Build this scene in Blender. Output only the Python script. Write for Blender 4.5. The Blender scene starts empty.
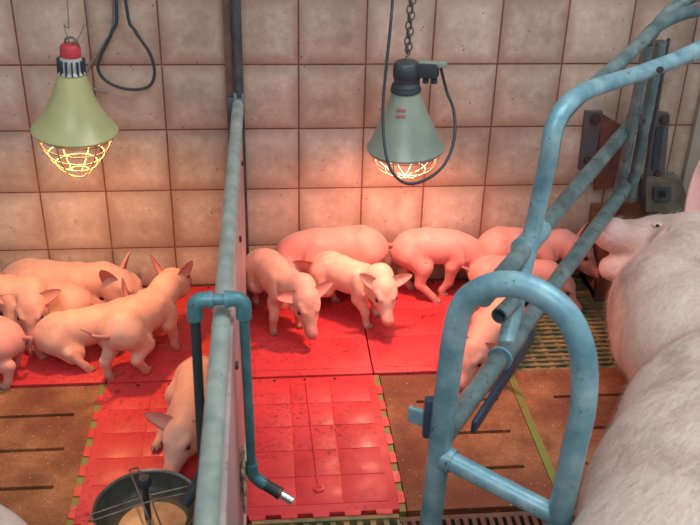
import bpy, bmesh, math, random
import numpy as np
from mathutils import Vector, Matrix
PI = math.pi
SC = bpy.context.scene
COL = SC.collection

# ------------------------------------------------------------------ camera
CAMPOS = Vector((0.6889551, -2.67384764, 1.52685068))
FW = Vector((0.09173196, 0.87486561, -0.47560005))
RT = Vector((0.99553138, -0.09132458, 0.02402293))
UP = Vector((0.02241714, 0.47567844, 0.87933355))
FPX = 919.4547
cd = bpy.data.cameras.new('camera'); cam = bpy.data.objects.new('camera', cd); COL.objects.link(cam)
cam.matrix_world = Matrix(((RT.x, UP.x, -FW.x, CAMPOS.x), (RT.y, UP.y, -FW.y, CAMPOS.y), (RT.z, UP.z, -FW.z, CAMPOS.z), (0, 0, 0, 1)))
cd.sensor_width = 36; cd.lens = FPX / 700 * 36; cd.clip_start = .05
cd.dof.use_dof = True; cd.dof.focus_distance = 2.75; cd.dof.aperture_fstop = 7.0
SC.camera = cam

# ------------------------------------------------------------------ light and exposure
SC.view_settings.view_transform = 'Standard'; SC.view_settings.look = 'None'
SC.view_settings.gamma = 1; SC.view_settings.use_curve_mapping = False
SC.view_settings.exposure = 0.12
wd = bpy.data.worlds.new('barn_air'); SC.world = wd; wd.use_nodes = True
wb = wd.node_tree.nodes['Background']; wb.inputs[0].default_value = (.80, .86, .95, 1); wb.inputs[1].default_value = .42
def area_light(name, loc, rot, sx, sy, watts, col):
    l = bpy.data.lights.new(name, 'AREA'); l.shape = 'RECTANGLE'; l.size = sx; l.size_y = sy; l.energy = watts; l.color = col
    o = bpy.data.objects.new(name, l); COL.objects.link(o); o.location = loc; o.rotation_euler = rot
    return o
area_light('overhead_fill_light', (1.9, -1.3, 2.75), (math.radians(12), math.radians(8), 0), 2.0, 1.0, 34, (.95, .98, 1))  # unseen soft area light, added overhead as fill
area_light('overhead_fill_light', (.2, -3.3, 2.8), (math.radians(35), 0, 0), 2.0, 1.0, 26, (.95, .98, 1))  # second added fill light, unseen behind the camera
HEAT_L = (1, .43, .15); HEAT_R = (1, .36, .24); HEAT_W_L = 21.0; HEAT_W_R = 25.0

# ------------------------------------------------------------------ material helpers
def L(r, g, b):
    f = lambda c: (c / 255 / 12.92) if c / 255 <= .04045 else ((c / 255 + .055) / 1.055) ** 2.4
    return (f(r), f(g), f(b), 1)
class NT:
    def __init__(s, name):
        s.m = bpy.data.materials.new(name); s.m.use_nodes = True; s.t = s.m.node_tree; s.n = s.t.nodes; s.b = s.n['Principled BSDF']
        s.tc = s.n.new('ShaderNodeTexCoord')
    def link(s, a, b): s.t.links.new(a, b)
    def noise(s, scale, det=3, rough=.55, coord='Object', vec=None, dist=0):
        n = s.n.new('ShaderNodeTexNoise'); n.inputs['Scale'].default_value = scale; n.inputs['Detail'].default_value = det
        n.inputs['Roughness'].default_value = rough; n.inputs['Distortion'].default_value = dist
        s.link(vec if vec is not None else s.tc.outputs[coord], n.inputs['Vector']); return n.outputs['Fac']
    def vor(s, scale, coord='Object', vec=None):
        n = s.n.new('ShaderNodeTexVoronoi'); n.inputs['Scale'].default_value = scale
        s.link(vec if vec is not None else s.tc.outputs[coord], n.inputs['Vector']); return n.outputs['Distance']
    def ramp(s, fac, stops, interp='LINEAR'):
        r = s.n.new('ShaderNodeValToRGB'); r.color_ramp.interpolation = interp
        while len(r.color_ramp.elements) < len(stops): r.color_ramp.elements.new(.5)
        for e, (p_, c) in zip(r.color_ramp.elements, stops):
            e.position = p_; e.color = c if not isinstance(c, (int, float)) else (c, c, c, 1)
        s.link(fac, r.inputs[0]); return r.outputs['Color']
    def mix(s, fac, a, b, mode='MIX'):
        n = s.n.new('ShaderNodeMix'); n.data_type = 'RGBA'; n.blend_type = mode
        for i, v in ((0, fac), (6, a), (7, b)):
            if isinstance(v, (int, float)): n.inputs[i].default_value = v
            elif isinstance(v, tuple): n.inputs[i].default_value = v
            else: s.link(v, n.inputs[i])
        return n.outputs[2]
    def math(s, op, a, b=0.0):
        n = s.n.new('ShaderNodeMath'); n.operation = op
        for i, v in ((0, a), (1, b)):
            if isinstance(v, (int, float)): n.inputs[i].default_value = v
            else: s.link(v, n.inputs[i])
        return n.outputs[0]
    def world(s):
        g = s.n.new('ShaderNodeNewGeometry'); return g.outputs['Position']
    def mapped(s, vec, scale):
        m = s.n.new('ShaderNodeMapping'); m.inputs['Scale'].default_value = scale; s.link(vec, m.inputs['Vector']); return m.outputs[0]
    def base(s, c):
        if isinstance(c, tuple): s.b.inputs['Base Color'].default_value = c
        else: s.link(c, s.b.inputs['Base Color'])
    def rough(s, v):
        if isinstance(v, (int, float)): s.b.inputs['Roughness'].default_value = v
        else: s.link(v, s.b.inputs['Roughness'])
    def bump(s, h, st=.3, dist=.002):
        n = s.n.new('ShaderNodeBump'); n.inputs['Strength'].default_value = st; n.inputs['Distance'].default_value = dist
        s.link(h, n.inputs['Height']); s.link(n.outputs[0], s.b.inputs['Normal'])
    def set(s, **k):
        for a, v in k.items(): s.b.inputs[a.replace('_', ' ')].default_value = v
        return s

def m_simple(name, c, rough=.5, metal=0, spec=.5, nz=None, bump=0):
    t = NT(name)
    if nz:
        f = t.ramp(t.noise(nz[0], 4), [(.35, 0), (.65, 1)])
        t.base(t.mix(f, c, nz[1]))
    else: t.base(c)
    t.rough(rough); t.set(Metallic=metal, Specular_IOR_Level=spec)
    if bump: t.bump(t.noise(160, 3), bump, .001)
    return t.m

M = {}
def mats():
    # tile: cloudy beige glaze, browner rim, little dark fly specks
    t = NT('wall_tile'); w = t.world()
    c = t.ramp(t.noise(7, 4, .6, vec=w), [(.3, L(160, 138, 120)), (.5, L(200, 180, 160)), (.72, L(226, 210, 194))])
    c = t.mix(t.ramp(t.noise(40, 4, .65, vec=w), [(.35, .0), (.8, .6)]), c, L(150, 118, 96))
    sx = t.n.new('ShaderNodeSeparateXYZ'); t.link(t.tc.outputs['Generated'], sx.inputs[0])
    ex = t.math('ABSOLUTE', t.math('SUBTRACT', sx.outputs[0], .5)); ez = t.math('ABSOLUTE', t.math('SUBTRACT', sx.outputs[2], .5))
    e = t.math('ADD', t.math('MAXIMUM', ex, ez), t.math('MULTIPLY', t.math('SUBTRACT', t.noise(14, 3, vec=w), .5), .35))
    c = t.mix(t.ramp(e, [(.30, 0), (.53, .75)]), c, L(140, 104, 82))
    sp = t.ramp(t.vor(34, vec=w), [(.065, 1), (.10, 0)])
    sp = t.math('MULTIPLY', sp, t.ramp(t.noise(9, 2, vec=w), [(.42, 0), (.5, 1)]))
    c = t.mix(sp, c, L(70, 45, 38))
    oi = t.n.new('ShaderNodeObjectInfo')
    c = t.mix(.16, c, t.ramp(oi.outputs['Random'], [(0, L(120, 95, 80)), (1, L(225, 210, 195))]))
    t.base(c); t.rough(t.ramp(t.noise(20, 3, vec=w), [(.3, .3), (.7, .55)])); t.bump(t.noise(60, 3, vec=w), .15, .001); M['tile'] = t.m
    M['joint'] = m_simple('tile_joint', L(146, 92, 76), .9, nz=(30, L(116, 72, 60)))
    M['plaster'] = m_simple('plaster', L(170, 160, 148), .9, nz=(5, L(150, 138, 125)))
    # red plastic heating plate
    t = NT('red_plastic'); w = t.world()
    c = t.ramp(t.noise(5, 4, .6, vec=w), [(.3, L(196, 50, 56)), (.7, L(220, 72, 76))])
    d = t.math('MULTIPLY', t.ramp(t.noise(70, 5, .7, vec=w), [(.52, 0), (.66, 1)]), t.ramp(t.noise(4.5, 3, .6, vec=w), [(.40, .12), (.64, .95)]))
    c = t.mix(d, c, L(96, 34, 28))
    t.base(c); t.rough(t.ramp(t.noise(25, 3, vec=w), [(.3, .32), (.7, .55)])); t.bump(t.noise(220, 3, vec=w), .2, .0008); M['red'] = t.m
    t = NT('brown_concrete'); w = t.world()
    c = t.ramp(t.noise(9, 6, .7, vec=w), [(.3, L(104, 66, 42)), (.5, L(146, 98, 62)), (.72, L(176, 126, 84))])
    c = t.mix(t.ramp(t.noise(3.2, 4, .6, vec=w), [(.42, 0), (.62, .8)]), c, L(112, 56, 38))
    c = t.mix(t.ramp(t.noise(180, 3, .6, vec=w), [(.5, 0), (.72, .7)]), c, L(78, 46, 30))
    c = t.mix(t.ramp(t.noise(120, 2, .5, vec=w), [(.68, 0), (.74, 1)]), c, L(205, 170, 130))
    t.base(c); t.rough(.8); t.bump(t.noise(150, 5, .7, vec=w), .5, .002); M['slab'] = t.m
    M['green'] = m_simple('green_plastic', L(112, 138, 62), .55, nz=(22, L(128, 112, 58)), bump=.2)
    M['grate'] = m_simple('tan_green_plastic', L(156, 132, 86), .6, nz=(22, L(84, 98, 70)), bump=.3)
    M['iron'] = m_simple('dirty_cast_iron', L(120, 84, 62), .7, nz=(20, L(84, 60, 50)), bump=.4)
    M['pit'] = m_simple('slurry_pit', L(34, 30, 24), .7)
    # blue-green weathered galvanised pipe
    def pipe(name, c1, c2, c3, rust=.62):
        t = NT(name); w = t.world()
        c = t.ramp(t.noise(14, 4, .6, vec=w), [(.3, c1), (.5, c2), (.72, c3)])
        c = t.mix(t.ramp(t.noise(38, 5, .7, vec=w), [(rust, 0), (rust + .08, .85)]), c, L(98, 82, 74))
        sp = t.ramp(t.vor(60, vec=w), [(.08, 1), (.13, 0)])
        sp = t.math('MULTIPLY', sp, t.ramp(t.noise(8, 2, vec=w), [(.5, 0), (.6, .8)]))
        c = t.mix(sp, c, L(48, 66, 76))
        t.base(c); t.rough(t.ramp(t.noise(30, 3, vec=w), [(.3, .3), (.7, .5)])); t.set(Metallic=.25); t.bump(t.noise(120, 4, vec=w), .25, .001)
        return t.m
    M['pipe'] = pipe('blue_galvanised', L(96, 146, 162), L(130, 176, 188), L(170, 206, 212))
    M['pipe_dull'] = pipe('dull_galvanised', L(74, 98, 102), L(102, 128, 130), L(134, 154, 154), .56)
    M['pipe_dark'] = m_simple('dark_steel_blue', L(60, 84, 112), .4, .3, nz=(18, L(80, 96, 110)))
    M['teal'] = pipe('teal_water_pipe', L(64, 116, 124), L(86, 140, 148), L(120, 166, 170), .6)
    M['railtop'] = pipe('partition_rail', L(138, 156, 150), L(164, 178, 170), L(190, 202, 192), .7)
    M['steel'] = m_simple('grey_steel', L(96, 104, 110), .45, .5, nz=(25, L(70, 76, 84)), bump=.2)
    M['chrome'] = m_simple('chrome', (.8, .82, .84, 1), .15, 1)
    M['bolt'] = m_simple('bolt_steel', L(84, 78, 78), .5, .6, nz=(60, L(110, 80, 66)))
    M['rust'] = m_simple('rusty_plate', L(128, 78, 62), .75, .1, nz=(16, L(92, 56, 48)), bump=.4)
    M['bracket'] = m_simple('bracket_steel', L(98, 102, 108), .5, .4, nz=(18, L(110, 96, 92)), bump=.3)
    M['strip'] = m_simple('brown_grey_shade', L(124, 98, 84), .7, nz=(20, L(98, 78, 68)))  # tone of the shade painted beside the upright pipe
    M['blockmat'] = m_simple('block_metal', L(120, 116, 104), .6, .2, nz=(20, L(92, 84, 72)), bump=.3)
    M['trough'] = m_simple('trough_brown', L(140, 84, 60), .6, nz=(14, L(104, 62, 48)), bump=.2)
    t = NT('partition_panel'); w = t.world()
    v = t.mapped(w, (30, 3, 3))
    c = t.ramp(t.noise(1, 5, .6, vec=t.mapped(w, (6, 6, 1.2))), [(.3, L(150, 130, 128)), (.7, L(190, 172, 170))])
    c = t.mix(t.ramp(t.noise(60, 4, .7, vec=w), [(.6, 0), (.7, .7)]), c, L(110, 76, 66))
    t.base(c); t.rough(.4); M['panel'] = t.m
    M['shade_r'] = m_simple('shade_grey_green', L(156, 168, 152), .32, .1, nz=(10, L(136, 152, 140)), bump=.1)
    M['shade_l'] = m_simple('shade_yellow_green', L(190, 188, 132), .34, .05, nz=(9, L(172, 174, 122)), bump=.1)
    M['rubber'] = m_simple('dark_rubber', L(52, 62, 66), .6)
    M['cable'] = m_simple('grey_black_cable', L(50, 60, 66), .5)
    M['cord_shade'] = m_simple('grey_cord_and_shade', L(128, 122, 116), .7)  # also colours the painted shadow of the looped cable
    M['white'] = m_simple('grey_white_porcelain', L(190, 192, 190), .4)
    M['redcap'] = m_simple('red_cap', L(190, 60, 66), .5)
    M['wire'] = m_simple('cage_wire', L(150, 128, 104), .5, .0)
    M['chain'] = m_simple('chain_steel', L(110, 106, 100), .5, .5)
    M['bowlsteel'] = m_simple('bowl_steel', L(150, 150, 142), .35, .6, nz=(20, L(110, 104, 96)))
    M['wet'] = m_simple('bowl_inside', L(84, 92, 84), .4, .2, nz=(14, L(62, 64, 56)))
    M['feed'] = m_simple('milk_feed', L(206, 170, 132), .35, nz=(30, L(180, 138, 100)))
    M['lime'] = m_simple('dried_lime', L(186, 182, 150), .9, nz=(80, L(130, 126, 96)), bump=.5)
    M['eye'] = m_simple('eye', L(26, 20, 22), .12)
    M['label'] = m_simple('label_red', L(170, 100, 96), .5)
    M['label_w'] = m_simple('label_pale', L(196, 192, 184), .5)
    M['nostril'] = m_simple('nostril', L(96, 40, 38), .6)
    for nm, hc in (('hoof', L(188, 150, 132)),): M[nm] = m_simple('hoof', hc, .5, nz=(200, L(120, 90, 80)))
    def skin(name, dirt, bumpst, bs, sss):
        t = NT(name)
        at = t.n.new('ShaderNodeAttribute'); at.attribute_name = 'skin'
        c = at.outputs['Color']
        c = t.mix(t.ramp(t.noise(26, 4, .6), [(.4, 0), (.72, .38)]), c, L(218, 140, 128) if bs > 60 else L(196, 166, 146))
        c = t.mix(t.math('MULTIPLY', t.ramp(t.noise(9 if bs > 50 else 4, 5, .65), [(.52, 0), (.72, 1)]), dirt), c, L(150, 116, 96))
        t.base(c); t.rough(.5); t.set(Subsurface_Weight=sss, Subsurface_Radius=(.02, .008, .005), Subsurface_Scale=.5, Sheen_Weight=.25, Sheen_Roughness=.4, Specular_IOR_Level=.35)
        t.bump(t.noise(bs, 5, .75), bumpst, .002 if bs > 60 else .006); return t.m
    M['piglet'] = skin('piglet_skin', .5, .4, 110, .06)
    M['sow'] = skin('sow_skin', .8, .9, 38, .04)
    M['hair'] = m_simple('pale_bristle', L(240, 226, 210), .5)
mats()
def m_glow(name, col, st):
    t = NT(name); t.base(col); t.set(Emission_Color=col, Emission_Strength=st); return t.m
M['bulb_l'] = m_glow('bulb_amber', (1, .40, .14, 1), 1.2); M['bulb_r'] = m_glow('bulb_red', (1, .16, .08, 1), 1.2)

# ------------------------------------------------------------------ object helpers
def tag(o, label=None, cat=None, group=None, kind=None):
    if label: o['label'] = label
    if cat: o['category'] = cat
    if group: o['group'] = group
    if kind: o['kind'] = kind
    return o
def empty(name, loc=(0, 0, 0), label=None, cat=None, group=None):
    o = bpy.data.objects.new(name, None); COL.objects.link(o); o.location = loc; o.empty_display_size = .05
    return tag(o, label, cat, group)
def nvec(v):
    v = np.array(v, float); return v / (np.linalg.norm(v) + 1e-12)
class MB:
    def __init__(s): s.v = []; s.f = []; s.n = 0
    def add(s, v, f):
        v = np.asarray(v, float).reshape(-1, 3); s.v.append(v); s.f += [tuple(i + s.n for i in q) for q in f]; s.n += len(v); return s
    def box(s, c, d, R=None, bev=0):
        c = np.array(c, float); h = np.array(d, float) / 2
        if bev <= 0:
            v = np.array([[x, y, z] for x in (-1, 1) for y in (-1, 1) for z in (-1, 1)]) * h
            f = [(0, 1, 3, 2), (4, 6, 7, 5), (0, 4, 5, 1), (2, 3, 7, 6), (0, 2, 6, 4), (1, 5, 7, 3)]
        else:
            bm = bmesh.new(); bmesh.ops.create_cube(bm, size=1)
            for q in bm.verts: q.co = Vector((q.co.x * d[0], q.co.y * d[1], q.co.z * d[2]))
            bmesh.ops.bevel(bm, geom=bm.edges[:], offset=bev, segments=2, affect='EDGES', profile=.6)
            bm.verts.index_update(); v = np.array([q.co[:] for q in bm.verts]); f = [tuple(q.index for q in F.verts) for F in bm.faces]; bm.free()
        if R is not None: v = v @ np.array(R).T
        return s.add(v + c, f)
    def tube(s, pts, r, seg=14, smooth=0, cap=True, closed=False):
        P = np.array(pts, float)
        rr = np.array(r, float) if hasattr(r, '__len__') else np.full(len(P), r)
        if smooth:
            n = len(P); out = []; ro = []
            rng = range(n if closed else n - 1)
            for i in rng:
                g = lambda k: P[k % n] if closed else P[min(max(k, 0), n - 1)]
                a, b, c, d = g(i - 1), g(i), g(i + 1), g(i + 2)
                r1, r2 = rr[i], rr[(i + 1) % n]
                for j in range(smooth):
                    t = j / smooth
                    out.append(.5 * ((2 * b) + (c - a) * t + (2 * a - 5 * b + 4 * c - d) * t * t + (-a + 3 * b - 3 * c + d) * t ** 3)); ro.append(r1 + (r2 - r1) * t)
            if not closed: out.append(P[-1]); ro.append(rr[-1])
            P = np.array(out); rr = np.array(ro)
        n = len(P)
        T = (np.roll(P, -1, 0) - np.roll(P, 1, 0)) if closed else np.gradient(P, axis=0)
        T /= np.linalg.norm(T, axis=1)[:, None] + 1e-12
        u = np.cross(T[0], [0, 0, 1.]);
        if np.linalg.norm(u) < .1: u = np.cross(T[0], [1., 0, 0])
        u = nvec(u); V = []
        a = np.arange(seg) / seg * 2 * PI
        for i in range(n):
            u = nvec(u - T[i] * (u @ T[i])); w = np.cross(T[i], u)
            V.append(P[i] + rr[i] * (np.cos(a)[:, None] * u + np.sin(a)[:, None] * w))
        F = []
        for i in range(n if closed else n - 1):
            k = (i + 1) % n
            for j in range(seg): F.append((i * seg + j, i * seg + (j + 1) % seg, k * seg + (j + 1) % seg, k * seg + j))
        if cap and not closed: F.append(tuple(range(seg))[::-1]); F.append(tuple((n - 1) * seg + j for j in range(seg)))
        return s.add(np.concatenate(V), F)
    def lathe(s, prof, c=(0, 0, 0), seg=32, R=None, capb=False, capt=False):
        a = np.arange(seg) / seg * 2 * PI; V = []
        for r, z in prof: V.append(np.stack([r * np.cos(a), r * np.sin(a), np.full(seg, z)], 1))
        V = np.concatenate(V); F = []
        for i in range(len(prof) - 1):
            for j in range(seg): F.append((i * seg + j, i * seg + (j + 1) % seg, (i + 1) * seg + (j + 1) % seg, (i + 1) * seg + j))
        if capb: F.append(tuple(range(seg))[::-1])
        if capt: F.append(tuple((len(prof) - 1) * seg + j for j in range(seg)))
        if R is not None: V = V @ np.array(R).T
        return s.add(V + np.array(c), F)
    def ball(s, c, r, seg=12, R=None):
        r = (r, r, r) if not hasattr(r, '__len__') else r
        n = seg // 2; prof = [(math.sin(PI * (i + .02) / (n + .04)), -math.cos(PI * (i + .02) / (n + .04))) for i in range(n + 1)]
        m = MB().lathe(prof, seg=seg, capb=True, capt=True); v = np.concatenate(m.v) * np.array(r)
        if R is not None: v = v @ np.array(R).T
        return s.add(v + np.array(c), m.f)
    def mesh(s, name, mat, smooth=True):
        me = bpy.data.meshes.new(name); v = np.concatenate(s.v)
        me.from_pydata([tuple(q) for q in v.tolist()], [], s.f); me.update()
        me.materials.append(mat)
        if smooth:
            for q in me.polygons: q.use_smooth = True
            try: me.set_sharp_from_angle(angle=math.radians(38))
            except Exception: pass
        return me
    def build(s, name, mat, parent=None, smooth=True, loc=None):
        o = bpy.data.objects.new(name, s.mesh(name, mat, smooth)); COL.objects.link(o)
        if parent:
            o.parent = parent
            # parts are written in world coordinates: take the parent's offset out
            if loc is None:
                pl = Vector((0, 0, 0)); q = parent
                while q: pl += q.location; q = q.parent
                o.data.transform(Matrix.Translation(-pl))
        if loc is not None: o.location = loc
        return o
def frame_to(d, up=(0, 0, 1)):
    z = nvec(d); x = np.cross(up, z)
    if np.linalg.norm(x) < .05: x = np.cross((1, 0, 0), z)
    x = nvec(x); y = np.cross(z, x); return np.stack([x, y, z], 1)

# ------------------------------------------------------------------ wall, floor
H0 = .1436          # height of the first horizontal joint; tiles are 20 cm
wall = MB().box((.6, .0482, 1.25), (4.4, .09, 2.7)).build('wall_back', M['joint'], None, False); tag(wall, kind='structure')
J = .0045
def tile_mesh(w, h):
    return MB().box((0, 0, 0), (w - J, .012, h - J), bev=.0018).mesh('tile', M['tile'])
tm, tmb = tile_mesh(.2, .2), tile_mesh(.2, H0)
rng = random.Random(3)
for i in range(-8, 14):
    for k in range(-1, 6):
        o = bpy.data.objects.new('tile', tmb if k < 0 else tm); COL.objects.link(o); o.parent = wall
        o.location = (i * .2 + .1, .006 + rng.uniform(-.0006, .0006), H0 / 2 if k < 0 else H0 + k * .2 + .1)
floor = MB().box((.6, -1.9, -.10), (4.4, 3.82, .04)).build('floor', M['pit'], None, False); tag(floor, kind='structure')
PX0, PW = .24, .375            # module grid of the floor
YS, YE = -.533, -1.08
def slab_mesh(w, d, slots):
    # slab with real slots: strips of concrete between them
    m = MB(); g = .006; t = .05
    ys = sorted(slots, reverse=True); y0 = 0
    x0, x1 = .085, w - .05
    for y in ys:
        m.box((w / 2, (y0 + y + g) / 2, -t / 2), (w, y0 - y - g, t)); y0 = y - g
        m.box((x0 / 2, y, -t / 2), (x0, 2 * g, t)); m.box(((x1 + w) / 2, y, -t / 2), (w - x1, 2 * g, t))
    m.box((w / 2, (y0 - d) / 2, -t / 2), (w, d + y0, t)); return m
SLD = .54
sl = slab_mesh(PW - .012, SLD, (-.127, -.266, -.405)).mesh('slab', M['slab'], False)
slabs = []
MB().box((.6, -2.66, -.03), (4.3, 2.28, .05)).build('slab', M['slab'], floor, False)
for x, y in [(.235 - PW * k_ + .003, YS - .012) for k_ in (3, 4)] + [(.235 - PW + .003, YS - .012), (.235 - 2 * PW + .003, YS - .012), (1.007, YS - .012), (1.007 + PW + .01, YS - .012), (1.017 + 2 * PW + .01, YS - .012), (1.027 + 3 * PW, YS - .012)]:
    o = bpy.data.objects.new('slab', sl); COL.objects.link(o); o.parent = floor; o.location = (x, y, 0)
    slabs.append(o)
# green joint strips between the modules
def strip(x0, x1, y0, y1, z=-.004):
    MB().box(((x0 + x1) / 2, (y0 + y1) / 2, z - .01), (abs(x1 - x0), abs(y1 - y0), .02)).build('joint_strip', M['green'], floor, False)
strip(1.372, 1.392, -.55, -1.085, .001); strip(.988, 1.004, -.54, -1.085, -.001); strip(.225, .243, -.54, -1.085, -.001); strip(1.756, 1.764, -.55, -1.085)
# slotted gratings
def grating(x0, x1, y0, y1, px, py, bar, mat, along='x', name='grating'):
    m = MB(); t = .03
    n = int(round((y0 - y1) / py)); k = int(round((x1 - x0) / px))
    for i in range(n + 1):
        m.box(((x0 + x1) / 2, y0 - i * (y0 - y1) / n, -t / 2), (x1 - x0, bar, t), bev=.001)
    for j in range(k + 1):
        m.box((x0 + j * (x1 - x0) / k, (y0 + y1) / 2, -t / 2 - .003), (bar * 1.1, y0 - y1, t - .004))
    return tag(m.build(name, mat, floor, False), kind='stuff')
IB = MB().box((0, -.185, -.015), (.0115, .37, .03), bev=.0015).mesh('grate_bar', M['iron'])
def iron_bars(x0, x1, y0):
    n = int(round((x1 - x0) / .0205))
    for k in range(n + 1):
        o = bpy.data.objects.new('grate_bar', IB); COL.objects.link(o); o.parent = floor; o.location = (x0 + k * (x1 - x0) / n, y0 - .012, 0)
    for y in (y0 - .005, y0 - .2, y0 - .385):
        MB().box(((x0 + x1) / 2, y, -.016), (x1 - x0 + .02, .014, .03)).build('grate_crossbar', M['iron'], floor, False)
MB().box((-1.06, -.27, -.03), (1.08, .52, .05)).build('slab', M['slab'], floor, False)
MB().box((-.95, -1.3, -.03), (1.26, .40, .05)).build('slab', M['slab'], floor, False)
for gi in range(4):
    x0 = 1.378 + gi * PW
    grating(x0 + .006, x0 + PW - .006, -.01, YS - .005, .046, .0235, .0115, M['grate'])
grating(.645, .985, -1.098, -1.5, .03, .045, .012, M['grate'])
iron_bars(.995, 1.50, -1.105)
grating(.24, .585, -1.098, -1.5, .03, .045, .012, M['grate'])
iron_bars(-.3, .23, -1.10)
iron_bars(1.51, 2.2, -1.105)

# red heating plates ------------------------------------------------------
PIECE = {}
def plate(x0, x1, y0, y1, label, tabs='', ribs=True):
    r = empty('heating_plate', (x0, y1, 0), label, 'floor plate', 'red heating plates')
    m = MB(); w = x1 - x0; d = y0 - y1; cx, cy = (x0 + x1) / 2, (y0 + y1) / 2
    m.box((cx, cy, -.014), (w - .004, d - .004, .030), bev=.0015)           # base, top at z=.001
    n, k = (3, 5) if tabs else (1, 3); mx = .022; my = .028; g = .003
    cw = (w - 2 * mx) / n; ch = (d - 2 * my) / k
    for i in range(n):
        for j in range(k):
            m.box((x0 + mx + (i + .5) * cw, y1 + my + (j + .5) * ch, .0012), (cw - g, ch - g, .0024), bev=.0008)
    m.build('plate', M['red'], r)
    T = .016
    def tooth(x, y, ax):
        key = 'tooth%d%d' % ax
        if key not in PIECE:
            a, b = .020, .018
            if ax[0]: v = [(0, -a), (ax[0] * T, -b), (ax[0] * T, b), (0, a)]
            else: v = [(-a, 0), (-b, ax[1] * T), (b, ax[1] * T), (a, 0)]
            sgn = 1 if sum(v[k_][0] * v[(k_ + 1) % 4][1] - v[k_][1] * v[(k_ + 1) % 4][0] for k_ in range(4)) > 0 else -1
            if sgn < 0: v = v[::-1]
            vv = [(p_[0], p_[1], z) for z in (-.01, .0022) for p_ in v]
            PIECE[key] = MB().add(vv, [(0, 3, 2, 1), (4, 5, 6, 7), (0, 1, 5, 4), (1, 2, 6, 5), (2, 3, 7, 6), (3, 0, 4, 7)]).mesh('edge_tooth', M['red'], False)
        o = bpy.data.objects.new('edge_tooth', PIECE[key]); COL.objects.link(o); o.parent = r; o.location = Vector((x, y, 0)) - r.location
    if 'R' in tabs:
        for j in range(7): tooth(x1 - .003, y1 + .04 + j * (d - .07) / 6.6, (1, 0))
    if 'L' in tabs:
        for j in range(7): tooth(x0 + .003, y1 + .04 + j * (d - .07) / 6.6, (-1, 0))
    if 'B' in tabs:
        for j in range(5): tooth(x0 + .04 + j * (w - .08) / 4, y1 + .003, (0, -1))
    if 'hole' not in PIECE: PIECE['hole'] = MB().lathe([(.0045, 0), (.0045, .0014)], (0, 0, 0), 10, capb=True, capt=True).mesh('peg_hole', M['pit'])
    for j in range(3):
        o = bpy.data.objects.new('peg_hole', PIECE['hole']); COL.objects.link(o); o.parent = r; o.location = Vector((x0 + .09 + j * .085, y0 - .013, .0003)) - r.location
    return r
names = ['red heating plate by the wall under the leftmost piglets', 'red heating plate along the wall beneath the yellow-green lamp', 'red heating plate along the wall just left of the partition',
         'red heating plate by the wall just right of the partition', 'red heating plate by the wall right of the bright standing piglet']
for i in range(5):
    x0 = PX0 - 2 * PW + i * PW
    if i == 2: plate(x0, x0 + PW, -.006, YS, names[i])
    else: plate(x0, x0 + PW, -.006, YS, names[i])
plate(PX0, PX0 + PW, YS - .006, YE, 'grimy red heating plate with the metal feed bowl on it', 'LB')
pr = plate(.617, .992, YS - .006, YE, 'grimy red heating plate in front, with a long ridge ending in a screw', 'RB')
# long ridge with round end on the front plate
MB().tube([(.795, -.57, .0032), (.803, -.99, .0032)], .0035, 8).build('ridge', M['red'], pr)
MB().lathe([(.014, .003), (.013, .006), (.006, .007), (.004, .0045)], (.804, -1.0, .0), 16, capt=True).build('screw_boss', M['red'], pr)

# ------------------------------------------------------------------ partition
pt = empty('pen_partition', (.618, -1, 0), 'low pen partition board with grey-green top rail between the two groups of piglets', 'partition')
YB = -2.15
MB().box((.616, (YB - .012) / 2, .33), (.026, -YB - .02, .60), bev=.003).build('panel', M['panel'], pt)
MB().box((.616, (YB - .012) / 2, .03), (.036, -YB - .02, .05), bev=.004).build('foot_profile', M['panel'], pt)
MB().tube([(.599, YB, .632), (.619, -.012, .632)], .0172, 24).build('top_rail', M['railtop'], pt)
MB().box((.612, -.020, .33), (.05, .03, .65), bev=.004).build('wall_channel', M['steel'], pt)
MB().box((.622, -.024, .655), (.032, .034, .03), bev=.004).build('rail_clip', M['pipe_dull'], pt)
for y in (-.35, -.8, -1.3):
    MB().box((.634, y, .575), (.006, .012, .012), bev=.002).build('rivet', M['bolt'], pt)
cpn = MB().tube([(.624, -.03, .655), (.622, -.03, 1.9)], .0135, 14)
tag(cpn.build('conduit_pipe', M['steel']), 'dark grey upright pipe rising on the tiled wall above the partition end', 'pipe')
tag(MB().box((.596, -.010, .80), (.022, .014, 1.3), bev=.003).build('conduit_shade', M['strip']), 'narrow brown painted shade on the wall beside the dark upright pipe', 'strip')  # thin brown box stands in for the shade beside the pipe

# drinker saddle over the partition
dk = empty('drinker_pipe', (.61, -1.2, .68), 'teal drinker pipe saddling the partition, with a chrome nipple on the right side', 'drinker')
yD = -1.20
def at(x, y, z):       # point on the photograph's ray at a given height
    d = FW + RT * ((x - 350) / FPX) - UP * ((y - 262.5) / FPX); return CAMPOS + d * ((z - CAMPOS.z) / d.z)
def atd(x, y, dep):    # point at a given distance along the view axis
    d = FW + RT * ((x - 350) / FPX) - UP * ((y - 262.5) / FPX); return CAMPOS + d * dep
yD = -1.235
xl, xr = .560, .648
MB().tube([(xl + .015, yD, .675), (xr - .012, yD, .675)], .0105, 14).build('cross_pipe', M['teal'], dk)
for nm, x, s in (('elbow', xl, -1), ('elbow', xr, 1)):
    MB().tube([(x - s * .030, yD, .675), (x - s * .012, yD, .675), (x - s * .002, yD, .667), (x, yD, .655), (x, yD, .635)], .0145, 14, 3).build(nm, M['teal'], dk)
    MB().tube([(x - s * .034, yD, .675), (x - s * .026, yD, .675)], .0165, 14).build('collar', M['teal'], dk)
MB().tube([(xr, yD, .64), (xr + .004, yD + .02, .27)], .0095, 12).build('drop_pipe', M['teal'], dk)
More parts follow.
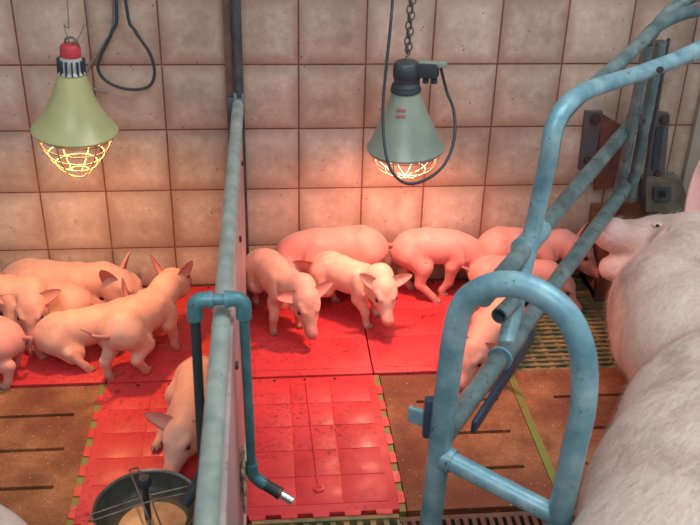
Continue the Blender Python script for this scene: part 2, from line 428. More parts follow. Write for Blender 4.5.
MB().tube([(xl, yD, .64), (xl - .006, yD + .02, .27)], .0095, 12).build('drop_pipe', M['rubber'], dk)
MB().tube([(xr + .004, yD + .02, .275), (xr + .005, yD + .02, .25), (xr + .014, yD + .017, .236), (xr + .03, yD + .01, .225)], .013, 12, 3).build('lower_elbow', M['teal'], dk)
a, b = np.array((xr + .026, yD + .012, .228)), np.array((xr + .085, yD - .012, .198)); q = lambda t: a + (b - a) * t
MB().tube([q(0), q(.52)], .0125, 12).build('rubber_sleeve', M['rubber'], dk)
MB().tube([q(.5), q(.62)], .0135, 12).build('brass_ring', M['bolt'], dk)
MB().tube([q(.6), q(1), q(1.02)], [.009, .009, .007], 14).build('chrome_nipple', M['chrome'], dk)
MB().tube([(xl - .006, yD + .02, .275), (xl - .014, yD + .015, .24), (xl - .045, yD - .01, .20)], [.011, .013, .011], 12, 3).build('left_nipple', M['rubber'], dk)
lm = MB(); lr = random.Random(5)
for i in range(40): lm.ball((.637 + lr.uniform(-.003, .0), yD + lr.uniform(-.02, .035), .25 + lr.uniform(-.06, .05)), (.004, lr.uniform(.008, .016), lr.uniform(.008, .018)), 8)
tag(lm.build('lime_crust', M['lime'], dk), kind='stuff')

# ------------------------------------------------------------------ feed bowl
bx, by_ = .412, -1.085
bw = empty('feed_bowl', (bx, by_, .006), 'round metal feed bowl with wire divider and milky feed on the red plate', 'bowl')
R0 = .117
MB().lathe([(.0, .008), (.085, .008), (.10, .02), (R0 - .003, .055), (R0, .058), (R0 + .003, .055), (.104, .014), (.088, .005), (0, .005)], (bx, by_, 0), 48).build('bowl', M['bowlsteel'], bw)
MB().lathe([(.0, .0095), (.083, .0095), (.098, .021), (R0 - .005, .053)], (bx, by_, .0003), 48).build('liner', M['wet'], bw)
fd = MB().lathe([(0, .0155), (.05, .015), (.078, .012)], (bx + .012, by_ - .022, 0), 32, capt=False); fd.build('feed', M['feed'], bw)
MB().tube([(bx, by_, .012), (bx, by_, .118)], .0075, 12).build('centre_post', M['rubber'], bw)
MB().lathe([(.0, .138), (.012, .136), (.0165, .126), (.015, .116), (.0, .112)][::-1], (bx, by_, 0), 16).build('knob', M['rubber'], bw)
for k in range(4):
    a = math.radians(20 + 90 * k); dx, dy = math.cos(a), math.sin(a); nx, ny = -dy * .010, dx * .010
    MB().tube([(bx + nx, by_ + ny, .072), (bx + nx + dx * (R0 + .004), by_ + ny + dy * (R0 + .004), .064), (bx + dx * (R0 + .012), by_ + dy * (R0 + .012), .058), (bx - nx + dx * (R0 + .004), by_ - ny + dy * (R0 + .004), .064), (bx - nx, by_ - ny, .072)], .0022, 8).build('divider_wire', M['bowlsteel'], bw)

# ------------------------------------------------------------------ heat lamps
def torus_pts(c, r, R=None, n=40, wob=0):
    a = np.arange(n) / n * 2 * PI; v = np.stack([r * np.cos(a), r * np.sin(a), wob * np.sin(2 * a)], 1)
    if R is not None: v = v @ np.array(R).T
    return v + np.array(c)
def chain(a, b, link, wire, mat, parent, name='chain'):
    a, b = np.array(a, float), np.array(b, float); n = max(2, int(np.linalg.norm(b - a) / (link * .78))); m = MB(); F = frame_to(b - a)
    for i in range(n):
        c = a + (b - a) * (i + .5) / n; t = np.arange(10) / 10 * 2 * PI + .001
        lx = link * .28 * np.cos(t); lz = link * .5 * np.sin(t)
        v = np.stack([lx, 0 * lx, lz] if i % 2 else [0 * lx, lx, lz], 1) @ F.T + c
        m.tube(v, wire, 6, closed=True)
    return m.build(name, mat, parent)
def lamp_light(lp, c, watts, col):
    l = bpy.data.lights.new('heat_light', 'SPOT'); l.spot_size = math.radians(142); l.spot_blend = .75; l.energy = watts; l.color = col; l.shadow_soft_size = .028
    o = bpy.data.objects.new('heat_light', l); COL.objects.link(o); o.parent = lp; o.location = Vector(c) - lp.location
# --- right lamp
c = atd(405.5, 147, 2.54); cz = c.z
tilt = Matrix.Rotation(math.radians(-3), 3, 'Y') @ Matrix.Rotation(math.radians(2), 3, 'X'); TR = np.array(tilt)
lp = empty('heat_lamp', c, 'grey-green conical heat lamp with black plug, hanging over the right piglets', 'heat lamp', 'heat lamps')
def place(m): return m
prof = [(.106, -.004), (.107, .002), (.100, .012), (.083, .048), (.062, .095), (.046, .135), (.039, .158), (.036, .166)]
inner = [(r - .002, z) for r, z in prof][::-1]
MB().lathe(prof + inner, c, 56, TR).build('shade', M['shade_r'], lp)
L3 = lambda x, y, z: np.array(c) + TR @ np.array((x, y, z))
MB().lathe([(.036, .160), (.041, .163), (.041, .170), (.038, .174), (.038, .180), (.032, .186), (.030, .195)], c, 32, TR).build('collar', M['rubber'], lp)
MB().lathe([(.031, .188), (.033, .196), (.033, .236), (.029, .242), (.0, .243)], c, 32, TR).build('socket', M['steel'], lp)
MB().lathe([(.0335, .200), (.0345, .202), (.0345, .226), (.0335, .228)], c, 32, TR).build('socket_band', M['rubber'], lp)
fr = frame_to((.9, -.35, .05))
MB().box(L3(.055, -.014, .222), (.034, .04, .058), fr, bev=.006).build('plug', M['rubber'], lp)
MB().box(L3(.068, -.018, .238), (.026, .014, .075), fr, bev=.004).build('plug_cap', M['shade_r'], lp)
for dx in (-.022, .0, .022): MB().tube([L3(.05 + dx, -.018 - dx * .3, .20), L3(.05 + dx, -.018 - dx * .3, .188)], .008, 10).build('plug_rib', M['rubber'], lp)
for zz, mt in ((.128, 'label'), (.113, 'label')):
    th = math.radians(-112); rad = .051 if zz > .12 else .0565
    MB().box(L3(rad * math.cos(th) , rad * math.sin(th), zz), (.026, .002, .0075), np.array(Matrix.Rotation(th + PI / 2, 3, 'Z') @ Matrix.Rotation(math.radians(-22), 3, 'X')), bev=.0005).build('label', M[mt], lp)
cg = []
for i in range(3):
    cg.append(MB().tube(torus_pts(L3(0, 0, -.012 - .028 * i), (.095, .083, .056)[i], TR), .0013, 8, closed=True).build('cage_ring', M['wire'], lp))
for k in range(4):
    a = PI * k / 4 + .3; pr_ = [(.1, .004), (.098, -.012), (.088, -.040), (.062, -.068), (.03, -.082), (0, -.086)]
    pts = [L3(r * math.cos(a), r * math.sin(a), z) for r, z in pr_] + [L3(-r * math.cos(a), -r * math.sin(a), z) for r, z in pr_[-2::-1]]
    MB().tube(pts, .0013, 8, 3).build('cage_wire', M['wire'], lp)
MB().lathe([(.018, .14), (.022, .10), (.034, .08), (.042, .06), (.036, .044), (.0, .040)][::-1], c, 32, TR).build('bulb', M['bulb_r'], lp)
lamp_light(lp, L3(0, 0, .028), HEAT_W_R, HEAT_R)
tp = L3(0, 0, .242)
MB().tube([tp + (0, 0, -.005), tp + (0, 0, .012), tp + (.008, 0, .022), tp + (.004, 0, .034), tp + (-.006, 0, .03)], .0028, 8, 4).build('hook', M['chain'], lp)
top = atd(417, -4, 2.42)
ta = np.array((tp[0] + .012, -.37, 1.85))
chain(tp + (0, 0, .025), ta, .026, .0022, M['chain'], lp)
chain(tp + (.006, 0, .03), ta + (.012, .004, 0), .026, .0022, M['chain'], lp)
cb = [L3(.088, -.03, .228)] + [np.array(atd(x, y, d)) for x, y, d in [(447, 92, 2.46), (454, 112, 2.42), (454, 140, 2.40), (444, 165, 2.38), (425, 180, 2.36), (405, 183, 2.35), (390, 168, 2.36), (384, 140, 2.38), (383, 105, 2.38), (387, 60, 2.36), (391, 20, 2.34), (393, -12, 2.33)]]
cb.append(cb[-1] + (0, .02, .35)); cb.append(np.array((cb[-1][0], -.37, 1.86)))
MB().tube(cb, .0040, 10, 5).build('cable', M['cable'], lp)
# --- left lamp
c2 = atd(75, 129, 2.32); c = c2
tilt = Matrix.Rotation(math.radians(4), 3, 'Y') @ Matrix.Rotation(math.radians(3), 3, 'X'); TR = np.array(tilt)
ll = empty('heat_lamp', c, 'yellow-green bell-shaped heat lamp with ribbed neck, hanging over the left piglets', 'heat lamp', 'heat lamps')
prof = [(.1055, -.005), (.107, .0), (.102, .006), (.085, .026), (.067, .055), (.053, .085), (.043, .115), (.034, .140), (.030, .150)]
inner = [(r - .002, z) for r, z in prof][::-1]
MB().lathe(prof + inner, c, 56, TR).build('shade', M['shade_l'], ll)
MB().lathe([(.029, .143), (.034, .148), (.034, .150), (.028, .156), (.026, .185), (.020, .205), (0, .206)], c, 28, TR).build('socket', M['white'], ll)
for k in range(14):
    a = 2 * PI * k / 14; rr = .031
    MB().box(L3(rr * math.cos(a), rr * math.sin(a), .166), (.007, .004, .036), np.array(tilt @ Matrix.Rotation(a, 3, 'Z')), bev=.001).build('socket_rib', M['rubber'], ll)
MB().lathe([(.0215, .188), (.025, .190), (.025, .212), (.019, .220), (0, .221)], c, 24, TR).build('red_cap', M['redcap'], ll)
for i in range(5):
    z = -.014 - .026 * i; r = (.092, .084, .070, .052, .030)[i]
    MB().tube(torus_pts(L3(0, 0, z), r, TR, wob=.002), .0017, 8, closed=True).build('cage_ring', M['wire'], ll)
for k in range(3):
    a = PI * k / 3 + .2; pr_ = [(.098, .003), (.093, -.012), (.086, -.042), (.066, -.078), (.045, -.108), (.020, -.128)]
    for s in (1, -1):
        MB().tube([L3(s * r * math.cos(a), s * r * math.sin(a), z) for r, z in pr_], .0017, 8, 3).build('cage_wire', M['wire'], ll)
MB().lathe([(.018, .125), (.022, .09), (.030, .07), (.036, .055), (.030, .040), (.0, .036)][::-1], c, 32, TR).build('bulb', M['bulb_l'], ll)
lamp_light(ll, L3(0, 0, .026), HEAT_W_L, HEAT_L)
tp = L3(0, 0, .221)
for x1, x2 in ((64, 67), (84, 87)):
    pts = [tp, np.array(atd((x1 + 72) / 2, 38, 2.21)), np.array(atd(x1, 24, 2.2)), np.array(atd(x2, -6, 2.18))]
    pts.append(np.array((pts[-1][0], -.37, 1.86))); MB().tube(pts, .0016, 6, 3).build('hanging_wire', M['cord_shade'], ll)
MB().tube([tp + (-.012, 0, -.01), tp + (-.008, 0, .012), tp + (.008, 0, .014), tp + (.02, -.004, .0), tp + (.018, 0, -.02)], .003, 8, 4).build('hook', M['chain'], ll)
cbl = [np.array(atd(x, y, 2.72)) for x, y in [(124, -8), (118, 20), (106, 46), (102, 62), (110, 76), (128, 85), (148, 84), (156, 70), (153, 46), (140, 20), (133, -8)]]
cbl = [np.minimum(q_, (9, -.022, 9)) for q_ in cbl]; cbl = [np.array((cbl[0][0], -.36, 1.86))] + [cbl[0] + (0, 0, .4)] + cbl + [cbl[-1] + (0, 0, .4)] + [np.array((cbl[-1][0], -.36, 1.86))]
tag(MB().tube(cbl, .0045, 10, 5).build('cable_and_shadow', M['cable']), 'dark cable hanging in a loop before the tiles between lamp and partition', 'cable')
cbl = [np.array(atd(x, y, 2.80)) for x, y in [(124, -8), (112, 28), (98, 50), (92, 66), (102, 77), (112, 80)]]  # thin grey tube stands in for the looped cable's shadow on the tiles
cbl = [np.minimum(q_, (9, -.014, 9)) for q_ in cbl]; cbl = [np.array((cbl[0][0] + .02, -.38, 1.86))] + [cbl[0] + (0, 0, .4)] + cbl
tag(MB().tube(cbl, .0035, 8, 5).build('cable_and_shadow', M['cord_shade']), 'thin grey painted shadow beside the dark looped cable, behind the yellow-green lamp', 'cable')
# overhead carrier both lamps hang from (above the picture)
tag(MB().tube([(-1.4, -.37, 1.86), (2.7, -.37, 1.86)], .02, 12).build('carrier_pipe', M['steel']), 'overhead steel pipe from which the heat lamps hang', 'pipe')

# ------------------------------------------------------------------ sow crate
cr = empty('farrowing_crate', (1.3, -.95, 0), 'blue-grey tubular sow crate with rails and a looped bow beside the big sow', 'crate')
def lerp(a, b, t): return np.array(a) + (np.array(b) - np.array(a)) * t
PR = .0212
Da, Db = np.array((1.846, -.085, .39)), np.array((1.013, -1.317, .40))
Ca, Cb = np.array(at(636, 118, .585)), np.array(at(478, 304, .585))
up_axis = nvec(Da - Db)
MB().tube([Db, lerp(Db, Da, .5), Da], PR, 18).build('lower_rail', M['pipe_dull'], cr)
Cend = lerp(Cb, Ca, .02)
Pc = np.array(at(531, 240, .585))
MB().tube([Cend, Ca], PR * .98, 18).build('upper_rail', M['pipe_dull'], cr)
dC = nvec(Ca - Cb)
# upright with bow at the top
ub = [np.array(atd(x, y, d)) for x, y, d in [(504, 352, 2.03), (511, 322, 2.05), (529, 246, 2.055), (541, 192, 2.00), (548, 160, 1.96), (552, 135, 1.93), (561, 112, 1.93), (580, 94, 1.99), (606, 84, 2.10), (640, 73, 2.22), (672, 61, 2.33), (704, 46, 2.45), (745, 26, 2.6)]]
MB().tube(ub, PR * .95, 18, 4).build('upright_bow', M['pipe'], cr)
ub2 = [np.array(atd(x, y, d)) for x, y, d in [(549, 166, 1.985), (556, 128, 1.985), (572, 104, 2.04), (600, 80, 2.16), (625, 58, 2.28), (643, 40, 2.38), (655, 28, 2.44), (672, 18, 2.5), (700, 10, 2.55), (745, 6, 2.6)]]
MB().tube(ub2, PR * .85, 18, 4).build('top_rail', M['pipe_dull'], cr)
ub3 = [np.array(atd(x, y, d)) for x, y, d in [(648, 40, 2.50), (660, 22, 2.54), (674, 8, 2.58), (700, -6, 2.6), (745, -14, 2.65)]]
MB().tube(ub3, PR * .85, 18, 4).build('top_rail', M['pipe_dull'], cr)
MB().tube([atd(668, 62, 2.31), atd(673, 60, 2.33)], PR * .6, 8)
pb = np.array(atd(657, 71, 2.245)) ; MB().lathe([(.0085, 0), (.0085, .006)], pb + np.array((-.004, -.022, .009)), 10, frame_to((-.1, -.9, .42)), capb=True, capt=True).build('rail_hole', M['pit'], cr)
MB().tube([atd(686, 56, 2.40), atd(698, 50, 2.43)], PR * 1.12, 16).build('sleeve', M['pipe'], cr)
# collars
MB().tube([ub[2] + (ub[1] - ub[2]) * -.12, ub[2], ub[2] + (ub[3] - ub[2]) * .02], PR * .2, 8)
pC = lerp(Cb, Ca, .27)
MB().tube([Pc - dC * .055, Pc + dC * .065], PR * 1.28, 20, cap=False).build('collar', M['pipe'], cr)
MB().tube([Pc - dC * .058, Pc - dC * .052], PR * 1.36, 20).build('collar_rim', M['pipe'], cr)
dD = nvec(Da - Db); pD = lerp(Db, Da, .225)
MB().tube([pD - dD * .012, pD + dD * .10], PR * 1.22, 20).build('collar', M['pipe_dull'], cr)
MB().tube([pD - dD * .016, pD - dD * .008], PR * 1.32, 20).build('collar_rim', M['pipe'], cr)
# open pipe end next to the upright
pe = np.array(atd(499, 316, 1.96)); de = nvec(np.array(atd(515, 300, 2.02)) - pe)
m = MB(); m.tube([pe, pe + de * .075], PR * .86, 18, cap=False); m.tube([pe + de * .07, pe], PR * .68, 18, cap=False)
Fq = frame_to(de); m.lathe([(PR * .68, 0), (PR * .86, 0)], pe, 18, Fq); m.lathe([(0, .03), (PR * .68, .03)], pe, 18, Fq)
m.build('pipe_stub', M['pipe_dull'], cr)
# dark flat bar under the lower rail
a, b = np.array(at(533, 335, .33)), np.array(at(473, 428, .33)); d_ = nvec(b - a)
MB().box((a + b) / 2, (.012, .034, np.linalg.norm(b - a)), frame_to(d_), bev=.005).build('locking_bar', M['pipe_dark'], cr)
# hoop
v = np.array((math.sin(math.radians(126)), math.cos(math.radians(126)), 0)); P0 = np.array((1.013, -1.317, 0)); n_ = np.array((v[1], -v[0], 0))
P0 = P0 - n_ * 0.0
hp = [P0 + v * s + np.array((0, 0, z)) for s, z in [(-.004, .03), (-.004, .2), (0, .38), (.004, .50), (.008, .62), (.018, .70), (.045, .742), (.083, .768), (.126, .777), (.170, .767), (.208, .740), (.234, .695), (.248, .64), (.254, .57), (.251, .48), (.247, .33), (.246, .2), (.246, .03)]]
MB().tube(hp, .0225, 20, 4).build('hoop', M['pipe'], cr)
MB().tube([P0 + v * .012 + np.array((0, 0, .362)), P0 + v * .243 + np.array((0, 0, .330))], .0195, 18).build('crossbar', M['pipe'], cr)
MB().tube([P0 + v * .010 + np.array((0, 0, .3625)), P0 + v * .03 + np.array((0, 0, .36))], .0245, 18).build('weld_collar', M['pipe'], cr)
MB().box(P0 - v * .042 + np.array((0, 0, .435)), (.012, .035, .055), frame_to(v), bev=.004).build('hinge_lug', M['pipe'], cr)
MB().box(P0 - v * .022 + np.array((0, 0, .445)), (.03, .018, .09), None, bev=.004).build('hinge_plate', M['pipe_dark'], cr)
# wall posts
for (xa, ya, xb_, yb_, d1, d2, mt, r) in [(617, 200, 648, 44, 2.87, 2.52, 'pipe_dull', .0165), (630, 200, 661, 42, 2.90, 2.56, 'pipe_dull', .0165)]:
    MB().tube([atd(xa, ya, d1), atd(xb_, yb_, d2)], r, 14).build('wall_post', M[mt], cr)
p1, p2 = np.array(atd(642, 196, 2.93)), np.array(atd(668, 40, 2.6))
MB().box((p1 + p2) / 2, (.01, .03, np.linalg.norm(p2 - p1)), frame_to(p2 - p1), bev=.002).build('post_channel', M['steel'], cr)
MB().tube([Da - dD * .03, Da + dD * .012], PR * 1.2, 18).build('end_socket', M['pipe_dull'], cr)
MB().tube([Ca - dC * .03, Ca + dC * .012], PR * 1.2, 18).build('end_socket', M['pipe_dull'], cr)
for k, (x, y, d) in enumerate([(624, 150, 2.80), (628, 158, 2.83), (622, 172, 2.82)]):
    MB().tube(torus_pts(np.array(atd(x, y, d)), .02, frame_to((.8, -.4, .3))), .004, 8, closed=True).build('shackle_ring', M['bolt'], cr)
# brackets bolted to the wall
def on_wall(x, y, Y=0.0):
    d = FW + RT * ((x - 350) / FPX) - UP * ((y - 262.5) / FPX); return CAMPOS + d * ((Y - CAMPOS.y) / d.y)
def prism(pts, Y0, Y1, name, mat, parent):
    V = [on_wall(x, y, Y1) for x, y in pts]; m = MB(); n = len(V)
    vv = [(p_.x, Y1, p_.z) for p_ in V] + [(p_.x, Y0, p_.z) for p_ in V]
    m.add(vv, [tuple(range(n))[::-1], tuple(range(n, 2 * n))] + [(i, (i + 1) % n, n + (i + 1) % n, n + i) for i in range(n)])
    return m.build(name, mat, parent, False)
def bolt(x, y, Y, parent, r=.014):
    p_ = on_wall(x, y, Y); m = MB(); m.lathe([(r * 1.25, 0), (r * 1.25, .003), (r * .8, .003), (r * .8, .012), (0, .013)], p_, 6 * 2, frame_to((0, -1, 0))); m.build('bolt', M['bolt'], parent)
b1 = empty('wall_bracket', on_wall(600, 150), 'steel and rust-brown bracket plate bolted to the tiles, left of the posts', 'bracket')
prism([(586, 112), (603, 112), (594, 168), (579, 170)], 0, -.018, 'flange', M['bracket'], b1)
prism([(602, 114), (622, 126), (620, 186), (594, 190)], 0, -.012, 'face_plate', M['rust'], b1)
bolt(595, 119, -.018, b1); bolt(587, 160, -.018, b1, .01)
b2 = empty('wall_bracket', on_wall(660, 150), 'grey steel bracket plate with two bolts on the tiles, right of the posts', 'bracket')
prism([(652, 112), (670, 114), (664, 182), (648, 182)], 0, -.02, 'plate', M['bracket'], b2)
prism([(656, 128), (664, 128), (659, 170), (652, 170)], -.02, -.026, 'blue_insert', M['rubber'], b2)
bolt(664, 120, -.02, b2); bolt(657, 174, -.02, b2, .011)
b3 = empty('latch_block', on_wall(665, 197), 'grey metal block with a square latch plate on the wall above the sow\'s head', 'bracket')
prism([(646, 183), (682, 180), (690, 212), (646, 212)], 0, -.07, 'block', M['blockmat'], b3)
prism([(654, 188), (671, 188), (671, 201), (654, 201)], -.07, -.078, 'latch_plate', M['steel'], b3)
prism([(659, 191), (666, 191), (666, 197), (659, 197)], -.078, -.080, 'square_hole', M['pit'], b3)
b4 = MB()
for (x0, x1) in ((672, 681), (696, 712)):
    p0_, p1_ = on_wall(x0, 100), on_wall(x1, 100)
    b4.box(((p0_.x + p1_.x) / 2, -.012, .62), (p1_.x - p0_.x, .024, .62), bev=.003)
tag(MB().box((on_wall(704, 100).x, -.012, .60), (.045, .024, .75), bev=.003).build('wall_strip', M['plaster']), 'pale upright strip on the tiles at the right edge of the picture', 'strip')
tr = empty('feed_trough', (2.05, -.08, 0), 'brown feed trough along the wall behind the big sow\'s head', 'trough')
xa, xb_ = 1.76, 2.55
for nm, cc, dd in (('front_board', (0, -.16, .13), (0, .02, .26)), ('back_board', (0, -.012, .14), (0, .016, .28)), ('base', (0, -.085, .02), (0, .15, .03))):
    MB().box(((xa + xb_) / 2, cc[1], cc[2]), (xb_ - xa, dd[1], dd[2]), bev=.004).build(nm, M['trough'], tr)
MB().box((xa + .01, -.085, .13), (.02, .15, .26), bev=.004).build('end_board', M['trough'], tr)

# ------------------------------------------------------------------ animals: one smooth surface from blended round cones
def sd_cone(P, a, b, ra, rb):
    ba = b - a; L2 = ba @ ba + 1e-12; t = np.clip(((P - a) @ ba) / L2, 0, 1)
    return np.linalg.norm(P - a - t[..., None] * ba, axis=-1) - (ra + (rb - ra) * t)
def sd_ell(P, c, r, R=None):
    q = P - c
    if R is not None: q = q @ R
    r = np.array(r, np.float32); k0 = np.linalg.norm(q / r, axis=-1); k1 = np.linalg.norm(q / (r * r), axis=-1) + 1e-9
    return k0 * (k0 - 1) / k1
def sdf_mesh(prims, h):
    """prims: ('c',a,b,ra,rb,k) / ('e',c,r,R,k) / ('-c',...) carved. Returns verts, quads."""
    lo = np.full(3, 1e9); hi = -lo
    for p_ in prims:
        if p_[0][0] == '-': continue
        pts, R_ = ((p_[1], p_[2]), max(p_[3], p_[4])) if p_[0] == 'c' else ((p_[1],), max(p_[2]))
        for q_ in pts: lo = np.minimum(lo, np.array(q_) - R_); hi = np.maximum(hi, np.array(q_) + R_)
    lo -= 3 * h; hi += 3 * h
    n = np.ceil((hi - lo) / h).astype(int) + 1
    ax = [np.arange(n[i], dtype=np.float32) * h + lo[i] for i in range(3)]
    D = np.full(n, .2, np.float32)
    for p_ in prims:
        k = p_[-1]; carve = p_[0][0] == '-'; ty = p_[0][-1]
        if ty == 'c': pts = np.array([p_[1], p_[2]], np.float32); r_ = max(p_[3], p_[4])
        else: pts = np.array([p_[1]], np.float32); r_ = max(p_[2])
        m_ = r_ + k + 2.5 * h
        i0 = np.maximum(np.floor((pts.min(0) - m_ - lo) / h).astype(int), 0); i1 = np.minimum(np.ceil((pts.max(0) + m_ - lo) / h).astype(int) + 1, n)
        sl_ = tuple(slice(a_, b_) for a_, b_ in zip(i0, i1))
        G = np.stack(np.meshgrid(*[ax[i][sl_[i]] for i in range(3)], indexing='ij'), -1)
        if ty == 'c': d = sd_cone(G, pts[0], pts[1], p_[3], p_[4])
        else: d = sd_ell(G, pts[0], p_[2], p_[3])
        o = D[sl_]
        if carve:
            d = -d; hh = np.clip(.5 - .5 * (o - d) / k, 0, 1); D[sl_] = o + (d - o) * hh + k * hh * (1 - hh)
        else:
            hh = np.clip(.5 + .5 * (d - o) / k, 0, 1); D[sl_] = d + (o - d) * hh - k * hh * (1 - hh)
    # surface nets
    S = D < 0
    c8 = [S[i:n[0] - 1 + i, j:n[1] - 1 + j, k_:n[2] - 1 + k_] for i in (0, 1) for j in (0, 1) for k_ in (0, 1)]
    cnt = sum(c.astype(np.int8) for c in c8); cells = (cnt > 0) & (cnt < 8)
    idx = -np.ones(cells.shape, np.int64); ci = np.argwhere(cells); idx[cells] = np.arange(len(ci))
    acc = np.zeros((len(ci), 3)); num = np.zeros(len(ci))
    cor = [(i, j, k_) for i in (0, 1) for j in (0, 1) for k_ in (0, 1)]
    val = {c: D[ci[:, 0] + c[0], ci[:, 1] + c[1], ci[:, 2] + c[2]] for c in cor}
    for c in cor:
        for a_ in range(3):
            if c[a_] == 0:
                e = list(c); e[a_] = 1; e = tuple(e); va, vb = val[c], val[e]; m_ = (va < 0) != (vb < 0)
                t = np.where(m_, va / np.where(m_, va - vb, 1), 0); p_ = np.tile(np.array(c, float), (len(ci), 1)); p_[:, a_] += t
                acc[m_] += p_[m_]; num[m_] += 1
    V = (ci + acc / num[:, None]) * h + lo
    Q = []
    for a_ in range(3):
        b_, c_ = (a_ + 1) % 3, (a_ + 2) % 3
        s0 = [slice(None)] * 3; s1 = [slice(None)] * 3; s0[a_] = slice(0, -1); s1[a_] = slice(1, None)
        A, B = S[tuple(s0)], S[tuple(s1)]
        for flip, msk in ((False, A & ~B), (True, ~A & B)):
            e = np.argwhere(msk); e = e[(e[:, b_] > 0) & (e[:, c_] > 0)]
            o = []
            for db, dc in ((-1, -1), (0, -1), (0, 0), (-1, 0)):
                q_ = e.copy(); q_[:, b_] += db; q_[:, c_] += dc; o.append(idx[q_[:, 0], q_[:, 1], q_[:, 2]])
            q_ = np.stack(o, 1); Q.append(q_[:, ::-1] if flip else q_)
    return V, np.concatenate(Q)
def lap(V, Q, it, f=.5):
    e = np.concatenate([Q[:, [0, 1]], Q[:, [1, 2]], Q[:, [2, 3]], Q[:, [3, 0]]]); n = len(V); deg = np.bincount(e.ravel(), minlength=n)[:, None]
    for _ in range(it):
        s = np.zeros_like(V)
        for a_ in range(3): s[:, a_] = np.bincount(e[:, 0], V[e[:, 1], a_], n) + np.bincount(e[:, 1], V[e[:, 0], a_], n)
        V = V + (s / deg - V) * f
    return V
def ear_mesh(base, tip, nrm, w, thick=.0035, cup=.35, n=10, mw=9):
    """cupped leaf from base to tip, nrm = direction the inside faces"""
    base, tip = np.array(base, float), np.array(tip, float); a = tip - base; Ln = np.linalg.norm(a); a = a / Ln
    nr = nvec(np.array(nrm) - a * (np.array(nrm) @ a)); s = np.cross(a, nr); V = []; ins = []; cup = cup + .2
    for side in (1, -1):
        for i in range(n + 1):
            t = i / n; ww = w * (.80 + .50 * t - .55 * t * t) * max(1 - t ** 2.2, 0.0) ** .62 + .0008
            for j in range(mw):
                u = (j / (mw - 1) * 2 - 1)
                edge = 1 - abs(u) ** 3
                q_ = base + a * Ln * (t + .0 * u) + s * ww * u * (1 - .12 * cup) - nr * (ww * cup * (1 - u * u) * (1 - .45 * t)) + nr * (.10 * Ln * t * t)
                V.append(q_ + nr * side * thick * .5 * edge * (1.3 - t)); ins.append(1.0 if side > 0 else 0.0)
    F = []; K = (n + 1) * mw
    for i in range(n):
        for j in range(mw - 1):
            q_ = [i * mw + j, i * mw + j + 1, (i + 1) * mw + j + 1, (i + 1) * mw + j]; F.append(q_[::-1]); F.append([x + K for x in q_])
    for i in range(n):
        F.append([i * mw, (i + 1) * mw, K + (i + 1) * mw, K + i * mw]); F.append([i * mw + mw - 1, K + i * mw + mw - 1, K + (i + 1) * mw + mw - 1, (i + 1) * mw + mw - 1])
    F.append([n * mw + j for j in range(mw)] + [K + n * mw + j for j in range(mw)][::-1])
    return np.array(V), F, np.array(ins)
def mesh_from(name, V, F, colr, mat):
    me = bpy.data.meshes.new(name); me.from_pydata([tuple(x) for x in V.tolist()], [], [tuple(x) for x in F]); me.update()
    ca = me.color_attributes.new('skin', 'FLOAT_COLOR', 'POINT'); ca.data.foreach_set('color', np.concatenate([colr, np.ones((len(colr), 1))], 1).astype(np.float32).ravel())
    me.materials.append(mat); me.polygons.foreach_set('use_smooth', np.ones(len(me.polygons), bool)); return me
SK = np.array(L(226, 176, 160)[:3]); PINK = np.array(L(216, 128, 122)[:3]); PALE = np.array(L(238, 200, 180)[:3]); DUSK = np.array(L(190, 134, 126)[:3])

